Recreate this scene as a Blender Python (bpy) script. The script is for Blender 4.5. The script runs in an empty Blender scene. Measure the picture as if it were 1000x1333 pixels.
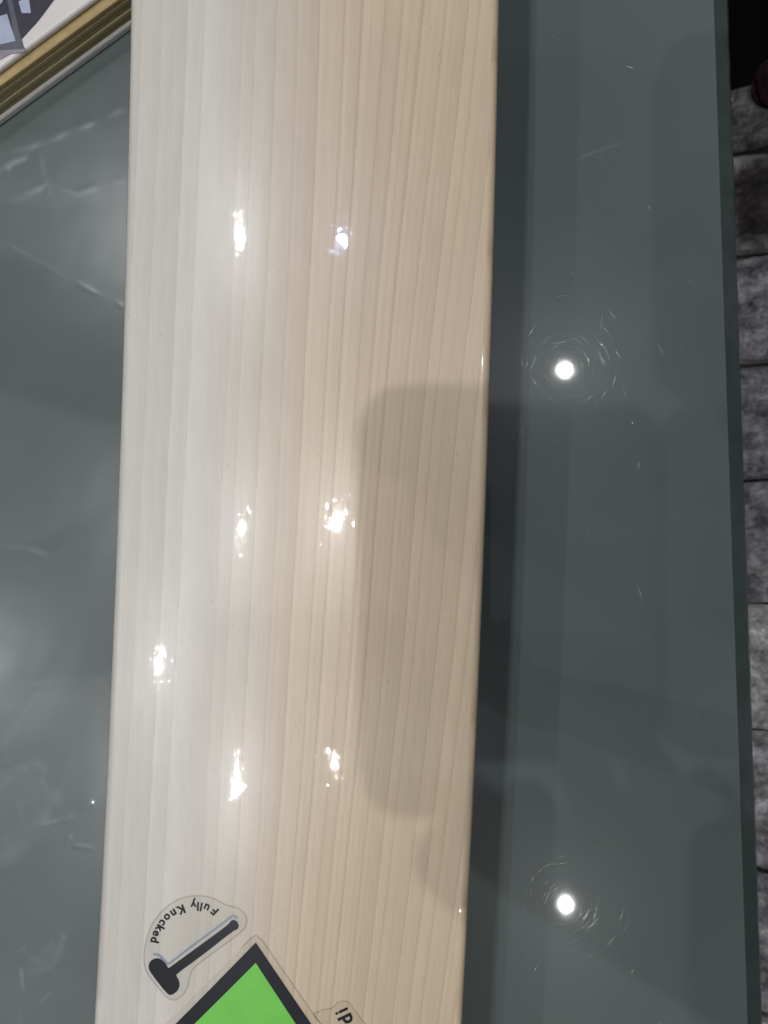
import bpy, bmesh, math, random
import numpy as np
from mathutils import Vector, Matrix, noise as mnoise

random.seed(7); rng = np.random.default_rng(11)
scene = bpy.context.scene
COL = scene.collection

# ------------------------------------------------------------------ camera
F_PX = 1150.0                      # focal length in photo pixels (1000 x 1333 frame)
CAM_Z = 0.315                      # camera height over the glass top (z = 0)
cam_d = bpy.data.cameras.new('camera'); cam = bpy.data.objects.new('camera', cam_d); COL.objects.link(cam)
cam.location = (0, 0, CAM_Z)
cam_d.sensor_fit = 'VERTICAL'; cam_d.sensor_height = 24.0; cam_d.sensor_width = 24.0
cam_d.lens = F_PX / 1333.0 * 24.0
cam_d.clip_start = 0.01; cam_d.clip_end = 50
cam_d.dof.use_dof = True; cam_d.dof.focus_distance = 0.253; cam_d.dof.aperture_fstop = 20.0
scene.camera = cam

# ------------------------------------------------------------------ indoor ambient light
world = bpy.data.worlds.new('World'); scene.world = world; world.use_nodes = True
bg = world.node_tree.nodes['Background']
bg.inputs[0].default_value = (0.97, 0.99, 1.0, 1); bg.inputs[1].default_value = 0.10
LAMP_L = 850.0                    # radiance of a downlight lens
LAMP_L_MID = 4300.0                # the stronger row left of the bat
LAMP_L_BRIGHT = 3200.0             # over the middle of the bat
LAMP_R = 0.0115                    # radius of a downlight lens
CEIL_Z = 1.715
LAMP_COL = (0.985, 0.985, 0.985)

scene.view_settings.view_transform = 'Standard'; scene.view_settings.look = 'None'
scene.view_settings.exposure = 0.06; scene.view_settings.gamma = 1.0
scene.render.engine = 'CYCLES'
scene.cycles.use_denoising = True
scene.cycles.sample_clamp_indirect = 4.0
scene.cycles.transparent_max_bounces = 16
scene.cycles.caustics_reflective = False; scene.cycles.caustics_refractive = False

# ------------------------------------------------------------------ helpers
def px2(px, py, depth):            # photo pixel -> X, Y at a depth under the camera
    return (px - 500.0) * depth / F_PX, (666.5 - py) * depth / F_PX

def mesh_obj(name, verts, faces, mat, parent=None, smooth=False):
    me = bpy.data.meshes.new(name)
    me.from_pydata([tuple(v) for v in verts], [], [tuple(f) for f in faces]); me.update()
    if smooth: me.polygons.foreach_set('use_smooth', [True] * len(me.polygons))
    if mat: me.materials.append(mat)
    o = bpy.data.objects.new(name, me); COL.objects.link(o)
    if parent: o.parent = parent
    return o

def bm_obj(name, bm, mat, parent=None, smooth=False):
    me = bpy.data.meshes.new(name); bm.normal_update(); bm.to_mesh(me); bm.free()
    if smooth: me.polygons.foreach_set('use_smooth', [True] * len(me.polygons))
    if mat: me.materials.append(mat)
    o = bpy.data.objects.new(name, me); COL.objects.link(o)
    if parent: o.parent = parent
    return o

def empty(name, loc=(0, 0, 0)):
    o = bpy.data.objects.new(name, None); COL.objects.link(o); o.location = loc
    return o

def tag(o, label=None, cat=None, group=None, kind=None):
    if label: o['label'] = label
    if cat: o['category'] = cat
    if group: o['group'] = group
    if kind: o['kind'] = kind
    return o

def box_bm(sx, sy, sz, bev=0.0, seg=2):
    bm = bmesh.new(); bmesh.ops.create_cube(bm, size=1.0)
    bmesh.ops.scale(bm, vec=(sx, sy, sz), verts=bm.verts)
    if bev > 0: bmesh.ops.bevel(bm, geom=list(bm.edges), offset=bev, segments=seg, affect='EDGES', profile=0.5)
    return bm

def new_mat(name):
    m = bpy.data.materials.new(name); m.use_nodes = True
    nt = m.node_tree; nt.nodes.clear()
    out = nt.nodes.new('ShaderNodeOutputMaterial')
    return m, nt, out

def N(nt, kind, **kw):
    n = nt.nodes.new(kind)
    for k, v in kw.items():
        if k.startswith('_'): n.inputs[k[1:].replace('_', ' ')].default_value = v
        else: setattr(n, k, v)
    return n

def L(nt, a, b): nt.links.new(a, b)

def ramp(nt, stops):
    r = nt.nodes.new('ShaderNodeValToRGB'); e = r.color_ramp.elements
    while len(e) < len(stops): e.new(0.5)
    for k, (p, c) in enumerate(stops):
        e[k].position = p; e[k].color = (c, c, c, 1) if not hasattr(c, '__len__') else (*c, 1)
    return r

def coords(nt, scale=(1, 1, 1)):
    tc = N(nt, 'ShaderNodeTexCoord'); mp = N(nt, 'ShaderNodeMapping'); mp.inputs['Scale'].default_value = scale
    L(nt, tc.outputs['Object'], mp.inputs['Vector']); return mp.outputs['Vector']

def noise(nt, scale, detail=4, rough=0.5, vec=None, dist=0.0):
    n = N(nt, 'ShaderNodeTexNoise'); n.inputs['Scale'].default_value = scale
    n.inputs['Detail'].default_value = detail; n.inputs['Roughness'].default_value = rough
    n.inputs['Distortion'].default_value = dist
    if vec is not None: L(nt, vec, n.inputs['Vector'])
    return n.outputs['Fac']

def simple(name, col, rough=0.5, spec=0.5, metal=0.0, var=0.0, vscale=60, bump=0.0, bscale=400):
    m, nt, out = new_mat(name)
    p = N(nt, 'ShaderNodeBsdfPrincipled'); p.inputs['Roughness'].default_value = rough
    p.inputs['Specular IOR Level'].default_value = spec; p.inputs['Metallic'].default_value = metal
    p.inputs['Base Color'].default_value = (*col, 1)
    if var > 0 or bump > 0: v = coords(nt)
    if var > 0:
        r = ramp(nt, [(0.25, [c * (1 - var) for c in col]), (0.75, [min(1, c * (1 + var)) for c in col])])
        L(nt, noise(nt, vscale, 5, 0.6, v), r.inputs[0]); L(nt, r.outputs[0], p.inputs['Base Color'])
    if bump > 0:
        b = N(nt, 'ShaderNodeBump'); b.inputs['Strength'].default_value = bump; b.inputs['Distance'].default_value = 0.001
        L(nt, noise(nt, bscale, 4, 0.6, v), b.inputs['Height']); L(nt, b.outputs[0], p.inputs['Normal'])
    L(nt, p.outputs[0], out.inputs[0]); return m

# ------------------------------------------------------------------ bat face geometry (shared by blade, stickers and sleeve)
ZC = 0.065                         # crown of the face
D_B = 0.2535
def cpx(py):                       # centre line of the blade in photo pixels
    py = np.asarray(py, float); q = np.clip(py, -150, 1480)
    c = 409 - 0.0175 * q - 1.42e-5 * q * q
    return c + (py - q) * (-0.0175 - 2.84e-5 * q)
def cx(Y):
    py = 666.5 - np.asarray(Y, float) * F_PX / D_B
    return (cpx(py) - 500.0) * D_B / F_PX
HW = 0.0531                        # half width of the blade
R_CROWN = 0.312
_o = np.linspace(-0.07, 0.07, 1401)
_t = np.where(_o < 0, _o / R_CROWN, 0.036 * np.tanh(_o / R_CROWN / 0.036))
_S = np.concatenate([[0], np.cumsum((_t[1:] + _t[:-1]) / 2 * np.diff(_o))]); _S -= np.interp(0, _o, _S)
def sag(o): return np.interp(o, _o, _S)
def tilt(o): return np.interp(o, _o, _t)
def zface(X, Y): return ZC - sag(np.asarray(X) - cx(Y))
def bat_pt(px, py):                # photo pixel -> point on the blade's face
    d = 0.2515
    for _ in range(4):
        X, Y = px2(px, py, d); d = CAM_Z - float(zface(X, Y))
    return X, Y, CAM_Z - d

# ------------------------------------------------------------------ materials
def mat_wood():
    m, nt, out = new_mat('willow_wood')
    p = N(nt, 'ShaderNodeBsdfPrincipled'); p.inputs['Roughness'].default_value = 0.42
    p.inputs['Specular IOR Level'].default_value = 0.35
    at = N(nt, 'ShaderNodeAttribute'); at.attribute_name = 'grain'
    v = coords(nt, (1, 0.035, 1)); f1 = noise(nt, 1900, 3, 0.6, v)
    v2 = coords(nt, (1, 0.25, 1)); f2 = noise(nt, 260, 5, 0.65, v2)
    r1 = ramp(nt, [(0.25, 0.965), (0.75, 1.025)]); L(nt, f1, r1.inputs[0])
    r2 = ramp(nt, [(0.2, 0.95), (0.8, 1.04)]); L(nt, f2, r2.inputs[0])
    v3 = coords(nt, (1, 0.45, 1)); f3 = noise(nt, 900, 1, 0.5, v3)
    r3 = ramp(nt, [(0.0, (1, 1, 1)), (0.775, (1, 1, 1)), (0.81, (0.82, 0.77, 0.72))]); L(nt, f3, r3.inputs[0])
    a = None
    for r in (r1, r2, r3):
        mx = N(nt, 'ShaderNodeMix', data_type='RGBA', blend_type='MULTIPLY'); mx.inputs[0].default_value = 1
        L(nt, at.outputs['Color'] if a is None else a, mx.inputs[6]); L(nt, r.outputs[0], mx.inputs[7]); a = mx.outputs[2]
    L(nt, a, p.inputs['Base Color'])
    b = N(nt, 'ShaderNodeBump'); b.inputs['Strength'].default_value = 0.15; b.inputs['Distance'].default_value = 0.0004
    L(nt, f1, b.inputs['Height']); L(nt, b.outputs[0], p.inputs['Normal'])
    L(nt, p.outputs[0], out.inputs[0]); return m

def mat_glass():
    m, nt, out = new_mat('counter_glass')
    p = N(nt, 'ShaderNodeBsdfPrincipled'); p.inputs['IOR'].default_value = 1.5
    v = coords(nt)
    r = ramp(nt, [(0.3, (0.090, 0.114, 0.112)), (0.5, (0.108, 0.134, 0.130)), (0.72, (0.122, 0.147, 0.144))])
    L(nt, noise(nt, 9, 4, 0.5, v, 0.4), r.inputs[0]); L(nt, r.outputs[0], p.inputs['Base Color'])
    rr = ramp(nt, [(0.35, 0.02), (0.75, 0.05)]); L(nt, noise(nt, 34, 5, 0.6, v, 0.8), rr.inputs[0])
    L(nt, rr.outputs[0], p.inputs['Roughness'])
    L(nt, p.outputs[0], out.inputs[0]); return m

def mat_film():
    m, nt, out = new_mat('clear_film')
    fr = N(nt, 'ShaderNodeFresnel'); fr.inputs['IOR'].default_value = 1.5
    ml = N(nt, 'ShaderNodeMath', operation='MULTIPLY'); ml.inputs[1].default_value = 1.5; L(nt, fr.outputs[0], ml.inputs[0])
    mn = N(nt, 'ShaderNodeMath', operation='MINIMUM'); mn.inputs[1].default_value = 0.16; L(nt, ml.outputs[0], mn.inputs[0]); ml = mn
    v = coords(nt)
    b = N(nt, 'ShaderNodeBump'); b.inputs['Strength'].default_value = 1.0; b.inputs['Distance'].default_value = 0.0000042
    nn = noise(nt, 380, 2, 0.5, v)
    vs = coords(nt, (1, 0.05, 1)); st = noise(nt, 1400, 2, 0.5, vs)
    pim = ramp(nt, [(0.63, 0.0), (0.74, 1.0)]); L(nt, noise(nt, 1000, 1, 0.4, v), pim.inputs[0])
    a1 = N(nt, 'ShaderNodeMath', operation='MULTIPLY_ADD'); a1.inputs[1].default_value = 0.10; L(nt, st, a1.inputs[0]); L(nt, nn, a1.inputs[2])
    a2 = N(nt, 'ShaderNodeMath', operation='MULTIPLY_ADD'); a2.inputs[1].default_value = 0.6; L(nt, pim.outputs[0], a2.inputs[0]); L(nt, a1.outputs[0], a2.inputs[2])
    lo = N(nt, 'ShaderNodeAttribute'); lo.attribute_name = 'loose'
    L(nt, a2.outputs[0], b.inputs['Height']); L(nt, lo.outputs['Fac'], b.inputs['Strength'])
    g1 = N(nt, 'ShaderNodeBsdfGlossy'); g1.inputs['Roughness'].default_value = 0.022; L(nt, b.outputs[0], g1.inputs['Normal'])
    g2 = N(nt, 'ShaderNodeBsdfGlossy'); g2.inputs['Roughness'].default_value = 0.24
    gm = N(nt, 'ShaderNodeMixShader'); gm.inputs[0].default_value = 0.30; L(nt, g1.outputs[0], gm.inputs[1]); L(nt, g2.outputs[0], gm.inputs[2])
    tr = N(nt, 'ShaderNodeBsdfTransparent'); tr.inputs[0].default_value = (0.985, 0.99, 0.99, 1)
    df = N(nt, 'ShaderNodeBsdfDiffuse'); df.inputs[0].default_value = (0.70, 0.74, 0.76, 1)
    at = N(nt, 'ShaderNodeAttribute'); at.attribute_name = 'milky'
    t2 = N(nt, 'ShaderNodeMixShader'); L(nt, at.outputs['Fac'], t2.inputs[0]); L(nt, tr.outputs[0], t2.inputs[1]); L(nt, df.outputs[0], t2.inputs[2])
    mx = N(nt, 'ShaderNodeMixShader'); L(nt, ml.outputs[0], mx.inputs[0]); L(nt, t2.outputs[0], mx.inputs[1]); L(nt, gm.outputs[0], mx.inputs[2])
    L(nt, mx.outputs[0], out.inputs[0]); return m

def mat_clear(name, tint, haze, hazecol=(0.75, 0.75, 0.72), refl=0.02):
    m, nt, out = new_mat(name)
    g = N(nt, 'ShaderNodeBsdfGlossy'); g.inputs['Roughness'].default_value = 0.12
    tr = N(nt, 'ShaderNodeBsdfTransparent'); tr.inputs[0].default_value = (*tint, 1)
    df = N(nt, 'ShaderNodeBsdfDiffuse'); df.inputs[0].default_value = (*hazecol, 1)
    t2 = N(nt, 'ShaderNodeMixShader'); t2.inputs[0].default_value = haze; L(nt, tr.outputs[0], t2.inputs[1]); L(nt, df.outputs[0], t2.inputs[2])
    mx = N(nt, 'ShaderNodeMixShader'); mx.inputs[0].default_value = refl; L(nt, t2.outputs[0], mx.inputs[1]); L(nt, g.outputs[0], mx.inputs[2])
    L(nt, mx.outputs[0], out.inputs[0]); return m

def mat_stone(stain=None):
    m, nt, out = new_mat('split_stone')
    p = N(nt, 'ShaderNodeBsdfPrincipled'); p.inputs['Roughness'].default_value = 0.75; p.inputs['Specular IOR Level'].default_value = 0.4
    oi = N(nt, 'ShaderNodeObjectInfo')
    v = coords(nt); va = N(nt, 'ShaderNodeVectorMath', operation='ADD'); L(nt, v, va.inputs[0]); L(nt, oi.outputs['Location'], va.inputs[1])
    v = va.outputs[0]
    r = ramp(nt, [(0.32, (0.030, 0.030, 0.032)), (0.44, (0.14, 0.138, 0.14)), (0.54, (0.28, 0.275, 0.275)), (0.68, (0.58, 0.57, 0.57))])
    L(nt, noise(nt, 70, 9, 0.74, v, 0.25), r.inputs[0])
    hs = N(nt, 'ShaderNodeMix', data_type='RGBA', blend_type='MULTIPLY'); hs.inputs[0].default_value = 1
    L(nt, r.outputs[0], hs.inputs[6]); L(nt, oi.outputs['Color'], hs.inputs[7])
    # brown damp stain and reddish mineral spots, each with a shape of its own
    st = ramp(nt, [(0.60, (1, 1, 1)), (0.72, (1.03, 0.97, 0.93))]); L(nt, noise(nt, 60, 3, 0.6, v), st.inputs[0])
    h2 = N(nt, 'ShaderNodeMix', data_type='RGBA', blend_type='MULTIPLY'); h2.inputs[0].default_value = 1
    L(nt, hs.outputs[2], h2.inputs[6]); L(nt, st.outputs[0], h2.inputs[7])
    res = h2.outputs[2]
    if stain is not None:
        tc = N(nt, 'ShaderNodeTexCoord'); sb = N(nt, 'ShaderNodeVectorMath', operation='SUBTRACT'); sb.inputs[1].default_value = stain
        L(nt, tc.outputs['Object'], sb.inputs[0])
        sc_ = N(nt, 'ShaderNodeVectorMath', operation='MULTIPLY'); sc_.inputs[1].default_value = (1 / 0.021, 1 / 0.029, 0); L(nt, sb.outputs[0], sc_.inputs[0])
        ln = N(nt, 'ShaderNodeVectorMath', operation='LENGTH'); L(nt, sc_.outputs[0], ln.inputs[0])
        ad = N(nt, 'ShaderNodeMath', operation='MULTIPLY_ADD'); ad.inputs[1].default_value = 0.9; L(nt, noise(nt, 90, 4, 0.6, v), ad.inputs[0]); L(nt, ln.outputs['Value'], ad.inputs[2])
        sr = ramp(nt, [(0.68, (0.30, 0.25, 0.25)), (0.76, (1, 1, 1))]); sr.color_ramp.elements[0].position = 0.62
        dv = N(nt, 'ShaderNodeMath', operation='MULTIPLY'); dv.inputs[1].default_value = 0.5; L(nt, ad.outputs[0], dv.inputs[0]); L(nt, dv.outputs[0], sr.inputs[0])
        h3 = N(nt, 'ShaderNodeMix', data_type='RGBA', blend_type='MULTIPLY'); h3.inputs[0].default_value = 1
        L(nt, res, h3.inputs[6]); L(nt, sr.outputs[0], h3.inputs[7]); res = h3.outputs[2]
    L(nt, res, p.inputs['Base Color'])
    b = N(nt, 'ShaderNodeBump'); b.inputs['Strength'].default_value = 0.9; b.inputs['Distance'].default_value = 0.003
    L(nt, noise(nt, 160, 9, 0.75, v, 0.2), b.inputs['Height']); L(nt, b.outputs[0], p.inputs['Normal'])
    L(nt, p.outputs[0], out.inputs[0]); return m

def mat_emit(power, col=LAMP_COL):
    m, nt, out = new_mat('lit_lens')
    e = N(nt, 'ShaderNodeEmission'); e.inputs[0].default_value = (*col, 1); e.inputs[1].default_value = power
    L(nt, e.outputs[0], out.inputs[0]); return m

def mat_kraft():
    m, nt, out = new_mat('kraft_board')
    p = N(nt, 'ShaderNodeBsdfPrincipled'); p.inputs['Roughness'].default_value = 0.9; p.inputs['Specular IOR Level'].default_value = 0.08
    oi = N(nt, 'ShaderNodeObjectInfo'); v = coords(nt, (1, 1, 6))
    r = ramp(nt, [(0.3, (0.40, 0.33, 0.185)), (0.7, (0.52, 0.43, 0.25))]); L(nt, noise(nt, 300, 5, 0.7, v), r.inputs[0])
    mx = N(nt, 'ShaderNodeMix', data_type='RGBA', blend_type='MULTIPLY'); mx.inputs[0].default_value = 1
    L(nt, r.outputs[0], mx.inputs[6]); L(nt, oi.outputs['Color'], mx.inputs[7]); L(nt, mx.outputs[2], p.inputs['Base Color'])
    L(nt, p.outputs[0], out.inputs[0]); return m

M_WOOD = mat_wood(); M_GLASS = mat_glass(); M_FILM = mat_film(); M_STONE = mat_stone(); M_EMIT = mat_emit(LAMP_L); M_EMIT2 = mat_emit(LAMP_L_BRIGHT); M_EMIT1 = mat_emit(LAMP_L_MID); M_KRAFT = mat_kraft()
M_EDGE = simple('ground_glass_edge', (0.052, 0.078, 0.071), 0.35, 0.35, var=0.25, vscale=70)
M_BODY = simple('dark_laminate', (0.035, 0.04, 0.04), 0.5, var=0.2, vscale=20)
M_FLOOR = simple('black_floor', (0.0015, 0.0015, 0.0018), 0.85, 0.1, var=0.3, vscale=10)  # floor has an almost black base colour
M_MORTAR = simple('dark_mortar', (0.03, 0.03, 0.034), 0.9, 0.2, var=0.3, vscale=90)
M_RING = simple('white_enamel', (0.8, 0.8, 0.78), 0.35)
M_GRIP = simple('black_rubber', (0.02, 0.02, 0.022), 0.6, bump=0.3)
M_PHONE = simple('black_phone_case', (0.012, 0.012, 0.014), 0.5)
M_BLACKPRINT = simple('navy_black_print', (0.006, 0.007, 0.014), 0.6, 0.2, var=0.2, vscale=220)
M_GREEN = simple('green_print', (0.17, 0.62, 0.07), 0.45, 0.4, var=0.07, vscale=140)
M_BLUEGREY = simple('blue_grey_print', (0.27, 0.32, 0.40), 0.5, 0.4)
M_CLEAR = mat_clear('clear_vinyl', (0.995, 0.995, 0.99), 0.012)
M_RIM = mat_clear('clear_vinyl_rim', (0.88, 0.87, 0.85), 0.05, (0.5, 0.5, 0.48))
M_CARD = simple('white_card', (0.62, 0.60, 0.58), 0.55, 0.4, var=0.05, vscale=50)
M_COVER = simple('glossy_white_cover', (0.66, 0.62, 0.60), 0.4, 0.5, var=0.06, vscale=40)
M_PRINT_DARK = simple('dark_print', (0.018, 0.017, 0.035), 0.4, 0.5, var=0.5, vscale=150)
M_PRINT_GREY = simple('grey_print', (0.085, 0.09, 0.115), 0.4, 0.5, var=0.3, vscale=120)
M_PRINT_BLUE = simple('pale_blue_print', (0.36, 0.40, 0.52), 0.4, 0.5, var=0.12, vscale=120)
M_PRINT_MAUVE = simple('mauve_print', (0.26, 0.22, 0.27), 0.4, 0.5, var=0.35, vscale=120)
M_MAROON = simple('maroon_cloth', (0.022, 0.006, 0.009), 0.85, 0.2, var=0.5, vscale=120, bump=0.5, bscale=900)
M_SKIN = simple('skin', (0.36, 0.20, 0.13), 0.5, var=0.12, vscale=80)

# ------------------------------------------------------------------ floor and counter
tag(mesh_obj('floor', [(-3, -3, -0.9), (3, -3, -0.9), (3, 3, -0.9), (-3, 3, -0.9)], [(0, 1, 2, 3)], M_FLOOR), 'black floor beside the counter', None, kind='structure')

counter = tag(empty('glass_counter', (0, 0, -0.9)), 'grey-green glass counter top carrying the wrapped wooden bat', 'counter')
# the right edge of the glass runs through these photo pixels
eA = Vector(px2(948, 0, CAM_Z)); eB = Vector(px2(992.3, 1333, CAM_Z))
ed = (eA - eB).normalized()        # along the edge, away from the viewer
en = Vector((ed.y, -ed.x))         # outwards, to the right
mid = (eA + eB) / 2
def gp(a, b, z): p = mid + ed * a + en * b; return (p.x, p.y, z + 0.9)
GL, GW, GT, BV = 0.80, 0.85, 0.010, 0.0050
bm = bmesh.new()
prof = [(-GW, -GT), (-GW, -0.0006), (-GW + 0.0006, 0.0), (-BV - 0.0003, 0.0), (-BV, -0.0002)]
rows = []
na = 60
for i in range(na + 1):
    a = -GL + 2 * GL * i / na
    rows.append([bm.verts.new(gp(a, b, z)) for b, z in prof])
for i in range(na):
    for j in range(len(prof) - 1):
        bm.faces.new((rows[i][j], rows[i][j + 1], rows[i + 1][j + 1], rows[i + 1][j]))
    bm.faces.new((rows[i][-1], rows[i][0], rows[i + 1][0], rows[i + 1][-1]))
bm.faces.new(rows[0]); bm.faces.new(rows[-1][::-1])
bmesh.ops.recalc_face_normals(bm, faces=bm.faces)
bm_obj('glass_top', bm, M_GLASS, counter)
# ground bevel along the right edge: a slightly uneven, steep facet
bm = bmesh.new(); rows = []
nb = 900
for i in range(nb + 1):
    a = -GL + 2 * GL * i / nb
    j1 = 0.00012 * math.sin(a * 410) * math.sin(a * 97 + 1) + random.uniform(-1, 1) * 0.00007
    pr = [(-BV + 0.0001 + j1 * 0.6, -0.0003), (0.0018 + j1, -0.0058), (0.0034 + j1, -0.0085), (0.0028, -GT - 0.001), (-BV + 0.0001, -GT - 0.001)]
    rows.append([bm.verts.new(gp(a, b, z)) for b, z in pr])
for i in range(nb):
    for j in range(5):
        k = (j + 1) % 5
        bm.faces.new((rows[i][j], rows[i][k], rows[i + 1][k], rows[i + 1][j]))
bm.faces.new(rows[0]); bm.faces.new(rows[-1][::-1])
bmesh.ops.recalc_face_normals(bm, faces=bm.faces)
bm_obj('bevelled_edge', bm, M_EDGE, counter)
bm = box_bm(GW - 0.06, 2 * GL - 0.06, 0.9 - GT - 0.002, 0.003)
bmesh.ops.rotate(bm, matrix=Matrix.Rotation(math.atan2(en.y, en.x), 3, 'Z'), verts=bm.verts)
c = mid - en * (GW / 2 + 0.012)
bmesh.ops.translate(bm, vec=(c.x, c.y, (0.9 - GT - 0.002) / 2), verts=bm.verts)
bm_obj('cabinet', bm, M_BODY, counter)

# hairline scratches in the glass on the open side: fine ridges, each glints only where it faces a lamp
def scratches():
    V, Fc = [], []
    spots = [px2(735, 482, CAM_Z), px2(737, 1178, CAM_Z)]
    n = 190
    for k in range(n):
        if k < 130:
            sx, sy = spots[k % 2]; r = abs(rng.normal(0, 0.011)) + 0.005; th = rng.uniform(0, 2 * math.pi)
            x, y = sx + r * math.cos(th), sy + r * math.sin(th)
        else:
            x = rng.uniform(0.045, 0.112); y = rng.uniform(-0.19, 0.19)
        if x < 0.047 or x > 0.112: continue
        an = rng.uniform(0, math.pi); ln = rng.uniform(0.002, 0.008); cu = rng.normal(0, 25)
        if k < 130: an = th + math.pi / 2 + rng.normal(0, 0.22)
        w = rng.uniform(0.00005, 0.00015); seg = 5; base = len(V)
        for i in range(seg + 1):
            s = (i / seg - 0.5) * ln; a2 = an + cu * s
            x2 = x + s * math.cos((an + a2) / 2); y2 = y + s * math.sin((an + a2) / 2)
            nx, ny = -math.sin(a2), math.cos(a2); ww = w * (1 - (2 * i / seg - 1) ** 2 * 0.8)
            for q in range(5):
                ph = math.pi * q / 4
                V.append((x2 + nx * ww * math.cos(ph), y2 + ny * ww * math.cos(ph), 0.9 + 0.00002 + 0.45 * ww * math.sin(ph)))
        for i in range(seg):
            for q in range(4):
                a = base + i * 5 + q; Fc.append((a, a + 5, a + 6, a + 1))
    o = mesh_obj('scratch', V, Fc, mat_clear('scratch_glass', (0.97, 0.98, 0.98), 0.03, refl=0.28), counter, True)
    tag(o, 'fine hairline scratches in the glass around the lamp reflections', kind='stuff')
scratches()

# ------------------------------------------------------------------ stone clad bank beyond the counter edge
SL = 0.55                          # the clad face rises to the right
d0 = 0.60; X0 = (965 - 500) * d0 / F_PX; Z0 = CAM_Z - d0
def bank_pt(px, py):
    # pixel ray meets plane z = Z0 + SL (X - X0)
    k = (px - 500) / F_PX
    d = (CAM_Z - Z0 + SL * X0) / (1 + SL * k)
    return (px - 500) * d / F_PX, (666.5 - py) * d / F_PX, CAM_Z - d
bank = tag(empty('stone_bank', (X0 + 0.05, 0, -0.9)), 'bank clad in rough grey split stone beyond the glass edge', 'stonework')
js = [110, 198, 331, 474, 625, 786, 952, 1131, 1319, 1520, 1740]
ys = [bank_pt(975, j)[1] for j in js]
XA, XB = X0 - 0.09, X0 + 0.19
def bz(x): return Z0 + SL * (x - X0)
ytop, ybot = ys[0] + 0.002, ys[-1] - 0.002
bv = []
for y in (ybot, ytop):
    bv += [(XA, y, -0.9), (XB, y, -0.9), (XB, y, bz(XB) - 0.010), (XA, y, bz(XA) - 0.010)]
core = mesh_obj('mortar_core', [Vector(v) - bank.location for v in bv], [(0, 1, 2, 3), (7, 6, 5, 4), (0, 4, 5, 1), (1, 5, 6, 2), (2, 6, 7, 3), (3, 7, 4, 0)], M_MORTAR, bank)
sx_dir = Vector((1, 0, SL)).normalized(); sn = Vector((-SL, 0, 1)).normalized()
tones = [(0.50, 0.48, 0.50), (0.66, 0.62, 0.60), (0.85, 0.87, 0.92), (0.72, 0.75, 0.82), (0.9, 0.93, 1.0), (1.4, 1.36, 1.36), (1.12, 1.11, 1.16), (0.95, 0.97, 1.03), (1.1, 1.1, 1.14), (1, 1, 1.04)]
def hsh(a, b, s):
    return math.sin(a * 12.9898 * s + b * 78.233 + s * 3.1)
for k in range(len(ys) - 1):
    y1, y0 = ys[k] - 0.0012, ys[k + 1] + 0.0012
    breaks = [XA, X0 + random.uniform(0.075, 0.11), XB]
    for b in range(2):
        xa, xb = breaks[b] + 0.001, breaks[b + 1] - 0.001
        cxs, cys = (xa + xb) / 2, (y0 + y1) / 2
        cen = Vector((cxs, cys, bz(cxs)))
        nx, ny = 52, 30
        hx = (xb - xa) / 2 / sx_dir.x; hy = (y1 - y0) / 2
        sd = rng.uniform(0, 100, 8); lift = rng.uniform(-0.002, 0.004)
        V, Fc = [], []
        for i in range(nx + 1):
            for j in range(ny + 1):
                u, w = i / nx * 2 - 1, j / ny * 2 - 1
                h = 0.0022 * math.sin(u * 3.1 + sd[0]) * math.sin(w * 2.3 + sd[1]) + 0.0014 * math.sin(u * 9 + w * 4 + sd[2]) + 0.0010 * math.sin(w * 11 - u * 5 + sd[3]) + 0.0048 * mnoise.fractal(Vector((u * hx * 55 + sd[6], w * hy * 75, sd[7])), 0.8, 2.2, 5)
                ex = min(1 - abs(u), 1.0) * hx; ey = (1 - abs(w)) * hy; e = min(ex, ey)
                h -= 0.004 * max(0, 1 - e / 0.003) ** 2
                jx = 0.0010 * math.sin(w * 7 + sd[4]) if abs(u) > 0.9 else 0; jy = 0.0009 * math.sin(u * 9 + sd[5]) if abs(w) > 0.85 else 0
                V.append(sx_dir * (u * hx + jx) + Vector((0, w * hy + jy, 0)) + sn * (h + lift))
        top = len(V)
        for i in range(nx):
            for j in range(ny):
                a = i * (ny + 1) + j; Fc.append((a, a + ny + 1, a + ny + 2, a + 1))
        rim = [(i, 0) for i in range(nx)] + [(nx, j) for j in range(ny)] + [(i, ny) for i in range(nx, 0, -1)] + [(0, j) for j in range(ny, 0, -1)]
        idx = [i * (ny + 1) + j for i, j in rim]
        for q in idx: V.append(V[q] - sn * 0.0085)
        nr = len(idx)
        for q in range(nr):
            r2 = (q + 1) % nr; Fc.append((idx[r2], idx[q], top + q, top + r2))
        smat = mat_stone(tuple(Vector(bank_pt(992, 262)) - cen)) if (k == 1 and b == 0) else M_STONE
        o = mesh_obj('stone', V, Fc, smat, bank, False)
        o.location = cen - bank.location
        t = [c * (1.0 if k < 2 else 1.3) for c in [(0.55 * c + 0.45 * sum(tones[k]) / 3) for c in tones[k]]]; vj = rng.uniform(0.95, 1.05); o.color = (*[c * vj for c in t], 1)
pouch_c = Vector(bank_pt(1016, 112))
bm = bmesh.new(); bmesh.ops.create_uvsphere(bm, u_segments=40, v_segments=24, radius=1)
for v in bm.verts:
    c = v.co; n = 1 + 0.10 * math.sin(4 * c.x + 2) * math.sin(3 * c.y + 1) + 0.04 * math.sin(9 * c.x + 5 * c.z) + 0.03 * math.sin(13 * c.y)
    v.co = Vector((c.x * 0.0165, c.y * 0.0150, max(c.z, -0.55) * 0.010)) * n
pouch = tag(empty('cloth_pouch', pouch_c + sn * 0.0085), 'small dark maroon cloth pouch lying on the grey stone', 'pouch')
pouch.rotation_euler = (0, -math.atan(SL), 0.4)
bm_obj('pouch_body', bm, M_MAROON, pouch, True)
V, Fc = [], []
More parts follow.
